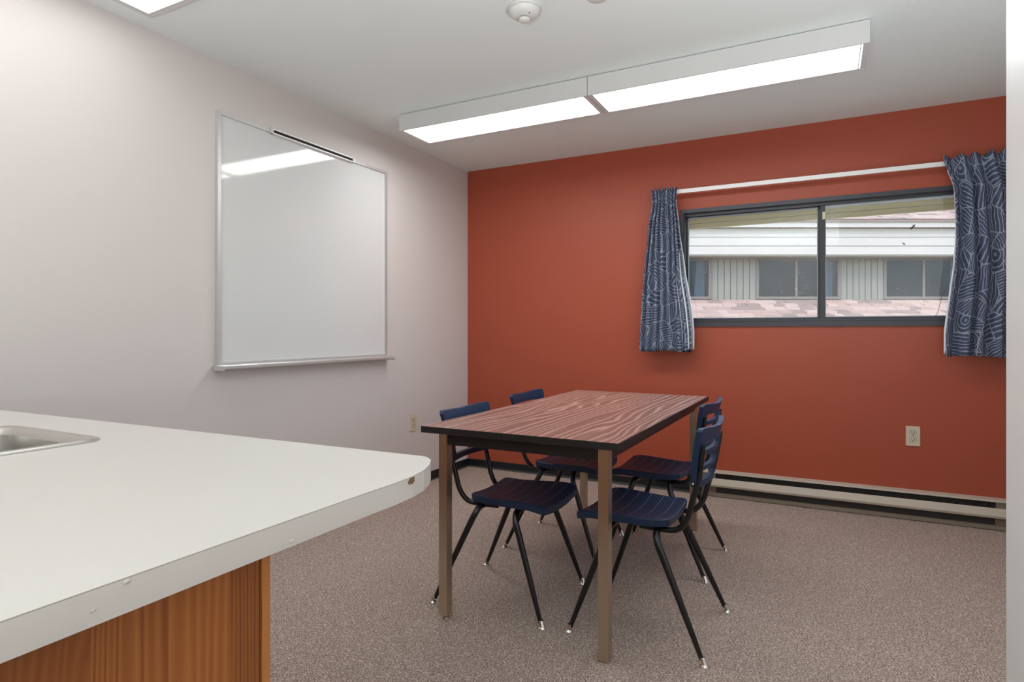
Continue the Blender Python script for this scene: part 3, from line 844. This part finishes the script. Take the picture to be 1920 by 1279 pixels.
# ------------------------------------------------------------------ lights on the ceiling
def ceiling_fixture(x0, x1, label):
    r = thing('ceiling_light', label, 'ceiling light', ((x0 + x1) / 2, -1.165, ZC), 0, 'box lamps on the ceiling')
    hl = (x1 - x0) / 2; hw = 0.143; h = 0.100
    # housing: side skirts and lid, open below
    obj('shadow_gap_spacer', B((-hl + 0.01, hl - 0.01, -hw + 0.01, hw - 0.01, -0.004, 0)), M['heater_dark'], r)  # dark inset spacer added for a shadow line below the ceiling
    obj('housing', B((-hl, hl, -hw, -hw + 0.006, -h, -0.004), (-hl, hl, hw - 0.006, hw, -h, -0.004), (-hl, -hl + 0.006, -hw + 0.006, hw - 0.006, -h, -0.004), (hl - 0.006, hl, -hw + 0.006, hw - 0.006, -h, -0.004), (-hl + 0.006, hl - 0.006, -hw + 0.006, hw - 0.006, -0.03, -0.004)), M['lamp_body'], r)
    obj('lens_frame', B((-hl + 0.006, hl - 0.006, -hw + 0.006, -hw + 0.012, -h + 0.001, -h + 0.012), (-hl + 0.006, hl - 0.006, hw - 0.012, hw - 0.006, -h + 0.001, -h + 0.012),
                          (-hl + 0.006, -hl + 0.024, -hw + 0.012, hw - 0.012, -h + 0.001, -h + 0.012), (hl - 0.024, hl - 0.006, -hw + 0.012, hw - 0.012, -h + 0.001, -h + 0.012),
                          (hl - 0.034, hl - 0.029, -hw + 0.012, hw - 0.012, -h + 0.001, -h + 0.006)), M['lamp_body'], r)
    obj('diffuser', B((-hl + 0.024, hl - 0.024, -hw + 0.012, hw - 0.012, -h + 0.006, -h + 0.010)), M['diffuser'], r)
    return r
ceiling_fixture(0.320, 1.5135, 'left one of the two white box lamps, nearer the whiteboard')
ceiling_fixture(1.5165, 2.760, 'right one of the two white box lamps, nearer the window curtains')
def troffer(x0, x1, y0, y1, label):
    r = thing('flat_ceiling_light', label, 'ceiling light', ((x0 + x1) / 2, (y0 + y1) / 2, ZC))
    a, b = (x1 - x0) / 2, (y1 - y0) / 2; w = 0.026
    obj('frame', B((-a, a, -b, -b + w, -0.016, 0), (-a, a, b - w, b, -0.016, 0), (-a, -a + w, -b + w, b - w, -0.016, 0), (a - w, a, -b + w, b - w, -0.016, 0)), M['lamp_body'], r, bevel=0.003, seg=1)
    obj('diffuser', B((-a + w, a - w, -b + w, b - w, -0.010, -0.004)), M['diffuser_flat'], r)
    return r
troffer(0.128, 0.738, -3.92, -2.700, 'flat framed ceiling lamp above the counter, at the top left of the view')

# smoke detector and the sprinkler cover beside it
sd = thing('smoke_detector', 'round white smoke detector on the ceiling', 'smoke detector', (1.516, -2.040, ZC))
obj('mounting_ring', lathe(bmesh.new(), [(0, 0), (0.066, 0), (0.068, -0.004), (0.066, -0.009), (0.060, -0.010), (0, -0.010)], 40), M['off_white'], sd, smooth='auto')
obj('detector_body', lathe(bmesh.new(), [(0, -0.010), (0.062, -0.010), (0.063, -0.014), (0.058, -0.026), (0.045, -0.036), (0.028, -0.040), (0, -0.040)], 40), M['off_white'], sd, smooth='auto')
obj('vent_gap', lathe(bmesh.new(), [(0, -0.040), (0.019, -0.040), (0.019, -0.043), (0, -0.043)], 32), M['slot'], sd, smooth='auto')
obj('sensor_cap', lathe(bmesh.new(), [(0, -0.043), (0.021, -0.043), (0.0225, -0.046), (0.021, -0.054), (0.016, -0.057), (0, -0.057)], 32), M['off_white'], sd, smooth='auto')
obj('indicator', lathe(bmesh.new(), [(0, 0), (0.0025, 0), (0.0025, -0.003), (0, -0.003)], 10, (0.033, -0.022, -0.036)), M['slot'], sd)
sc_ = thing('ceiling_disc', 'small flat white disc on the ceiling beside the smoke detector', 'ceiling fitting', (1.806, -1.985, ZC))
obj('cover_disc', lathe(bmesh.new(), [(0, 0), (0.044, 0), (0.045, -0.003), (0.040, -0.007), (0.012, -0.009), (0, -0.009)], 36), M['off_white'], sc_, smooth='auto')
obj('screw', lathe(bmesh.new(), [(0, -0.009), (0.004, -0.009), (0.004, -0.0105), (0, -0.011)], 10, (0, 0, 0)), M['chrome'], sc_)

# ------------------------------------------------------------------ table
TX, TY, TTH, TW, TL, TZ = 1.2344, -2.3547, -0.0104, 0.7744, 1.5885, 0.74
tb = thing('table', 'rectangular wood-grain laminate table with black edge and square metal legs', 'table', (TX, TY, 0), TTH)
obj('tabletop', B((0.003, TW - 0.003, 0.003, TL - 0.003, TZ - 0.018, TZ)), M['table_wood'], tb)
obj('edge_band', B((0, TW, 0, 0.003, TZ - 0.024, TZ - 0.0006), (0, TW, TL - 0.003, TL, TZ - 0.024, TZ - 0.0006), (0, 0.003, 0.003, TL - 0.003, TZ - 0.024, TZ - 0.0006), (TW - 0.003, TW, 0.003, TL - 0.003, TZ - 0.024, TZ - 0.0006)), M['black_edge'], tb)
LI, LJ, LW = 0.050, 0.046, 0.036
obj('apron', B((LI + LW, TW - LI - LW, LJ + 0.006, LJ + 0.024, TZ - 0.072, TZ - 0.018), (LI + LW, TW - LI - LW, TL - LJ - 0.024, TL - LJ - 0.006, TZ - 0.072, TZ - 0.018),
               (LI + 0.006, LI + 0.024, LJ + LW, TL - LJ - LW, TZ - 0.072, TZ - 0.018), (TW - LI - 0.024, TW - LI - 0.006, LJ + LW, TL - LJ - LW, TZ - 0.072, TZ - 0.018)), M['black_edge'], tb)
for x, y in ((LI, LJ), (TW - LI - LW, LJ), (LI, TL - LJ - LW), (TW - LI - LW, TL - LJ - LW)):
    near = (y < 0.5)
    zb = 0.018 if not (near and x > 0.3) else 0.007
    lg = obj('leg', B((x, x + LW, y, y + LW, zb, TZ - 0.018)), M['leg_chrome'], tb, bevel=0.002, seg=2)
    c = (x + LW / 2, y + LW / 2, 0)
    obj('glide', lathe(bmesh.new(), [(0, 0), (0.014, 0), (0.0155, 0.003), (0.014, 0.008), (0.006, 0.011), (0.005, max(zb, 0.012) + 0.002), (0, max(zb, 0.012) + 0.002)], 20, c), M['chrome'], lg, smooth='auto')

# ------------------------------------------------------------------ chairs
def seat_mesh():
    bm = bmesh.new()
    # trapezoid outline with rounded corners (x forward)
    C = [(0.206, 0.195, 0.035), (0.206, -0.195, 0.035), (-0.132, -0.158, 0.030), (-0.132, 0.158, 0.030)]
    out = []
    n = len(C)
    for i in range(n):
        p = Vector(C[i][:2]); a = (Vector(C[i - 1][:2]) - p).normalized(); b = (Vector(C[(i + 1) % n][:2]) - p).normalized()
        r = C[i][2]; p0 = p + a * r; p1 = p + b * r
        for k in range(6):
            t = k / 5
            out.append(p0 * (1 - t) ** 2 + p * 2 * t * (1 - t) + p1 * t * t)
        q = Vector(C[(i + 1) % n][:2]); r2 = C[(i + 1) % n][2]; q0 = q + (p - q).normalized() * r2
        for k in range(1, 10): out.append(p1 + (q0 - p1) * k / 10)
    def zt(x, y):
        hw = 0.175
        z = 0.423 + 0.016 * (y / hw) ** 2                       # dished across
        z += 0.010 * max(0, (-x - 0.04) / 0.09) ** 2             # rises to the back
        z += 0.004 * (x + 0.13) / 0.33
        z -= 0.014 * max(0, (x - 0.13) / 0.08) ** 2              # waterfall front
        return z
    m = Vector((0.04, 0))
    rings = []
    for s in (0.12, 0.3, 0.5, 0.68, 0.82, 0.92, 0.975, 1.0):
        rings.append([bm.verts.new((m.x + (p.x - m.x) * s, m.y + (p.y - m.y) * s, zt(m.x + (p.x - m.x) * s, m.y + (p.y - m.y) * s) - (0.004 if s == 1.0 else 0.0))) for p in out])
    for s, dz in ((1.0, -0.012), (0.99, -0.028), (0.955, -0.030), (0.94, -0.010)):
        rings.append([bm.verts.new((m.x + (p.x - m.x) * s, m.y + (p.y - m.y) * s, zt(p.x, p.y) + dz)) for p in out])
    N = len(out)
    for A, Bq in zip(rings, rings[1:]):
        for i in range(N): bm.faces.new((A[i], A[(i + 1) % N], Bq[(i + 1) % N], Bq[i]))
    c0 = bm.verts.new((m.x, 0, zt(m.x, 0)))
    for i in range(N): bm.faces.new((c0, rings[0][(i + 1) % N], rings[0][i]))
    c1 = bm.verts.new((m.x, 0, zt(m.x, 0) - 0.012))
    for i in range(N): bm.faces.new((c1, rings[-1][i], rings[-1][(i + 1) % N]))
    return bm, zt

def groove_mesh(zt):
    bm = bmesh.new()
    for k in range(6):
        x = -0.085 + 0.05 * k
        hw = 0.150 + 0.037 * (x + 0.13) / 0.336
        L = []; R = []
        for i in range(17):
            y = -hw + 2 * hw * i / 16
            z = zt(x, y) + 0.0004
            L.append(bm.verts.new((x - 0.0009, y, z))); R.append(bm.verts.new((x + 0.0009, y, z)))
        for i in range(16): bm.faces.new((L[i], R[i], R[i + 1], L[i + 1]))
    bmesh.ops.solidify(bm, geom=bm.faces[:], thickness=0.0012)
    return bm

def back_pos(s, z):
    """s in -1..1 across, z height -> point on the front face of the backrest"""
    t = (z - 0.568) / (0.774 - 0.568)
    hw = 0.155 + (0.198 - 0.155) * t
    x = -0.206 - 0.030 * t - 0.026 * (1 - s * s) + 0.004 * math.sin(PI * t)
    dz = 0.0
    if t > 0.9: dz = -0.010 * (1 - abs(s)) ** 1.0 * (t - 0.9) / 0.1
    return Vector((x, s * hw, z + dz))

def back_mesh():
    bm = bmesh.new()
    zs = [0.562, 0.568, 0.576, 0.584, 0.600, 0.618, 0.626, 0.634, 0.653, 0.672, 0.681, 0.690, 0.706, 0.722, 0.740, 0.757, 0.768, 0.774]
    holes = [(0.584, 0.618), (0.634, 0.672), (0.690, 0.722)]
    ss = [-1, -0.97, -0.92, -0.83, -0.72, -0.5, -0.25, 0, 0.25, 0.5, 0.72, 0.83, 0.92, 0.97, 1]
    def shr(z):   # rounded top and bottom corners
        return 1.0
    F = {}; K = {}
    nz, ns = len(zs), len(ss)
    TH = 0.018
    for j, z in enumerate(zs):
        for i, s in enumerate(ss):
            zz = z
            a = abs(s)
            if a > 0.90:
                e = (a - 0.90) / 0.10
                if z > 0.757: zz = z - 0.012 * e * e * (z - 0.757) / 0.017
                if z < 0.584: zz = z + 0.014 * e * e * (0.584 - z) / 0.022
            p = back_pos(s, zz)
            F[i, j] = bm.verts.new(p); K[i, j] = bm.verts.new((p.x - TH, p.y * 0.995, p.z))
    def solid(i, j):
        if i < 0 or j < 0 or i >= ns - 1 or j >= nz - 1: return False
        sm = 0.5 * (ss[i] + ss[i + 1]); zm = 0.5 * (zs[j] + zs[j + 1])
        if abs(sm) < 0.72:
            for a, b in holes:
                if a < zm < b: return False
        return True
    for i in range(ns - 1):
        for j in range(nz - 1):
            if not solid(i, j): continue
            bm.faces.new((F[i, j], F[i + 1, j], F[i + 1, j + 1], F[i, j + 1]))
            bm.faces.new((K[i, j + 1], K[i + 1, j + 1], K[i + 1, j], K[i, j]))
            if not solid(i - 1, j): bm.faces.new((F[i, j], F[i, j + 1], K[i, j + 1], K[i, j]))
            if not solid(i + 1, j): bm.faces.new((F[i + 1, j + 1], F[i + 1, j], K[i + 1, j], K[i + 1, j + 1]))
            if not solid(i, j - 1): bm.faces.new((F[i + 1, j], F[i, j], K[i, j], K[i + 1, j]))
            if not solid(i, j + 1): bm.faces.new((F[i, j + 1], F[i + 1, j + 1], K[i + 1, j + 1], K[i, j + 1]))
    for v in [v for v in bm.verts if not v.link_faces]: bm.verts.remove(v)
    return bm

def make_chair(label):
    r = thing('chair', label, 'chair', group='stacking chairs round the table')
    sb, zt = seat_mesh()
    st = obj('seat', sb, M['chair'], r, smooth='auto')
    obj('seat_groove', groove_mesh(zt), M['groove'], st)
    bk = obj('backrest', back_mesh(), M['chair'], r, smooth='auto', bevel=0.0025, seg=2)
    # crossbars under the seat
    for x in (0.075, -0.085):
        obj('crossbar', tube(bmesh.new(), [(x, -0.125, 0.394, 0.0115), (x, 0.125, 0.394, 0.0115)], 12), M['black_metal'], r, smooth='auto')
    for s in (-1, 1):
        obj('seat_bracket', B((-0.11, 0.10, s * 0.10 - 0.012, s * 0.10 + 0.012, 0.394, 0.412)), M['black_metal'], r, bevel=0.002, seg=1)
        for (xa, xk, xf) in ((0.075, 0.086, 0.217), (-0.085, -0.100, -0.267)):
            top = (xa, s * 0.115, 0.394)
            P = smooth_path([(xa, s * 0.115, 0.394, 0.0125), (xa + (xk - xa) * 0.3, s * 0.152, 0.391, 0.0128), (xk, s * 0.176, 0.362, 0.0128),
                             (xk + (xf - xk) * 0.16, s * 0.184, 0.305, 0.0126), (xk + (xf - xk) * 0.55, s * 0.2015, 0.163, 0.0112), (xf - (xf - xk) * 0.06, s * 0.2185, 0.020, 0.0082)], 6)
            lg = obj('leg', tube(bmesh.new(), P, 14), M['black_metal'], r, smooth='auto')
            bm = lathe(bmesh.new(), [(0, 0), (0.0135, 0.0), (0.0150, 0.0025), (0.0125, 0.007), (0.0098, 0.010), (0.0096, 0.026), (0.0085, 0.029), (0, 0.029)], 18)
            d = (Vector(P[-1][:3]) - Vector(P[-2][:3])).normalized()
            for v in bm.verts:
                if v.co.z > 0.008:
                    v.co.x += -d.x / -d.z * (v.co.z - 0.008) * -1 if False else (d.x / d.z) * (v.co.z - 0.012)
                    v.co.y += (d.y / d.z) * (v.co.z - 0.012)
                v.co += Vector((xf, s * 0.221, 0))
            gl = obj('glide', bm, M['chrome'], lg, smooth='auto')
        # back upright tube from under the seat to the backrest
        P = smooth_path([(-0.02, s * 0.120, 0.398, 0.0105), (-0.11, s * 0.128, 0.398, 0.0105), (-0.160, s * 0.131, 0.408, 0.0105), (-0.192, s * 0.136, 0.450, 0.0105),
                         (-0.2115, s * 0.139, 0.52, 0.0105), (-0.2335, s * 0.1445, 0.60, 0.0100), (-0.2485, s * 0.160, 0.70, 0.0100), (-0.2505, s * 0.162, 0.716, 0.0085)], 6)
        obj('back_tube', tube(bmesh.new(), P, 12), M['black_metal'], r, smooth='auto')
        sc2 = lathe(bmesh.new(), [(0, 0.004), (0.004, 0.003), (0.005, 0), (0, 0)], 10)
        bmesh.ops.rotate(sc2, verts=sc2.verts, cent=(0, 0, 0), matrix=Matrix.Rotation(-s * PI / 2, 3, 'X'))
        for v in sc2.verts: v.co += Vector((-0.216, s * 0.1575, 0.578))
        obj('screw', sc2, M['chrome'], r)
    return r

def copy_tree(o, parent=None):
    c = o.copy(); COL.objects.link(c)
    if parent: c.parent = parent
    for ch in list(o.children): copy_tree(ch, c)
    return c

chair_specs = [
    (1.446, -1.977, 0.009, 'dark blue-sheened chair at the near left of the table, below the whiteboard'),
    (1.981, -1.955, 3.117, 'dark blue-sheened chair at the near right of the table, its slatted back fully visible'),
    (1.875, -1.260, 3.091, 'dark blue-sheened chair at the far right of the table, towards the heater'),
    (1.411, -1.291, 0.013, 'dark blue-sheened chair at the far left of the table, before the red wall')]
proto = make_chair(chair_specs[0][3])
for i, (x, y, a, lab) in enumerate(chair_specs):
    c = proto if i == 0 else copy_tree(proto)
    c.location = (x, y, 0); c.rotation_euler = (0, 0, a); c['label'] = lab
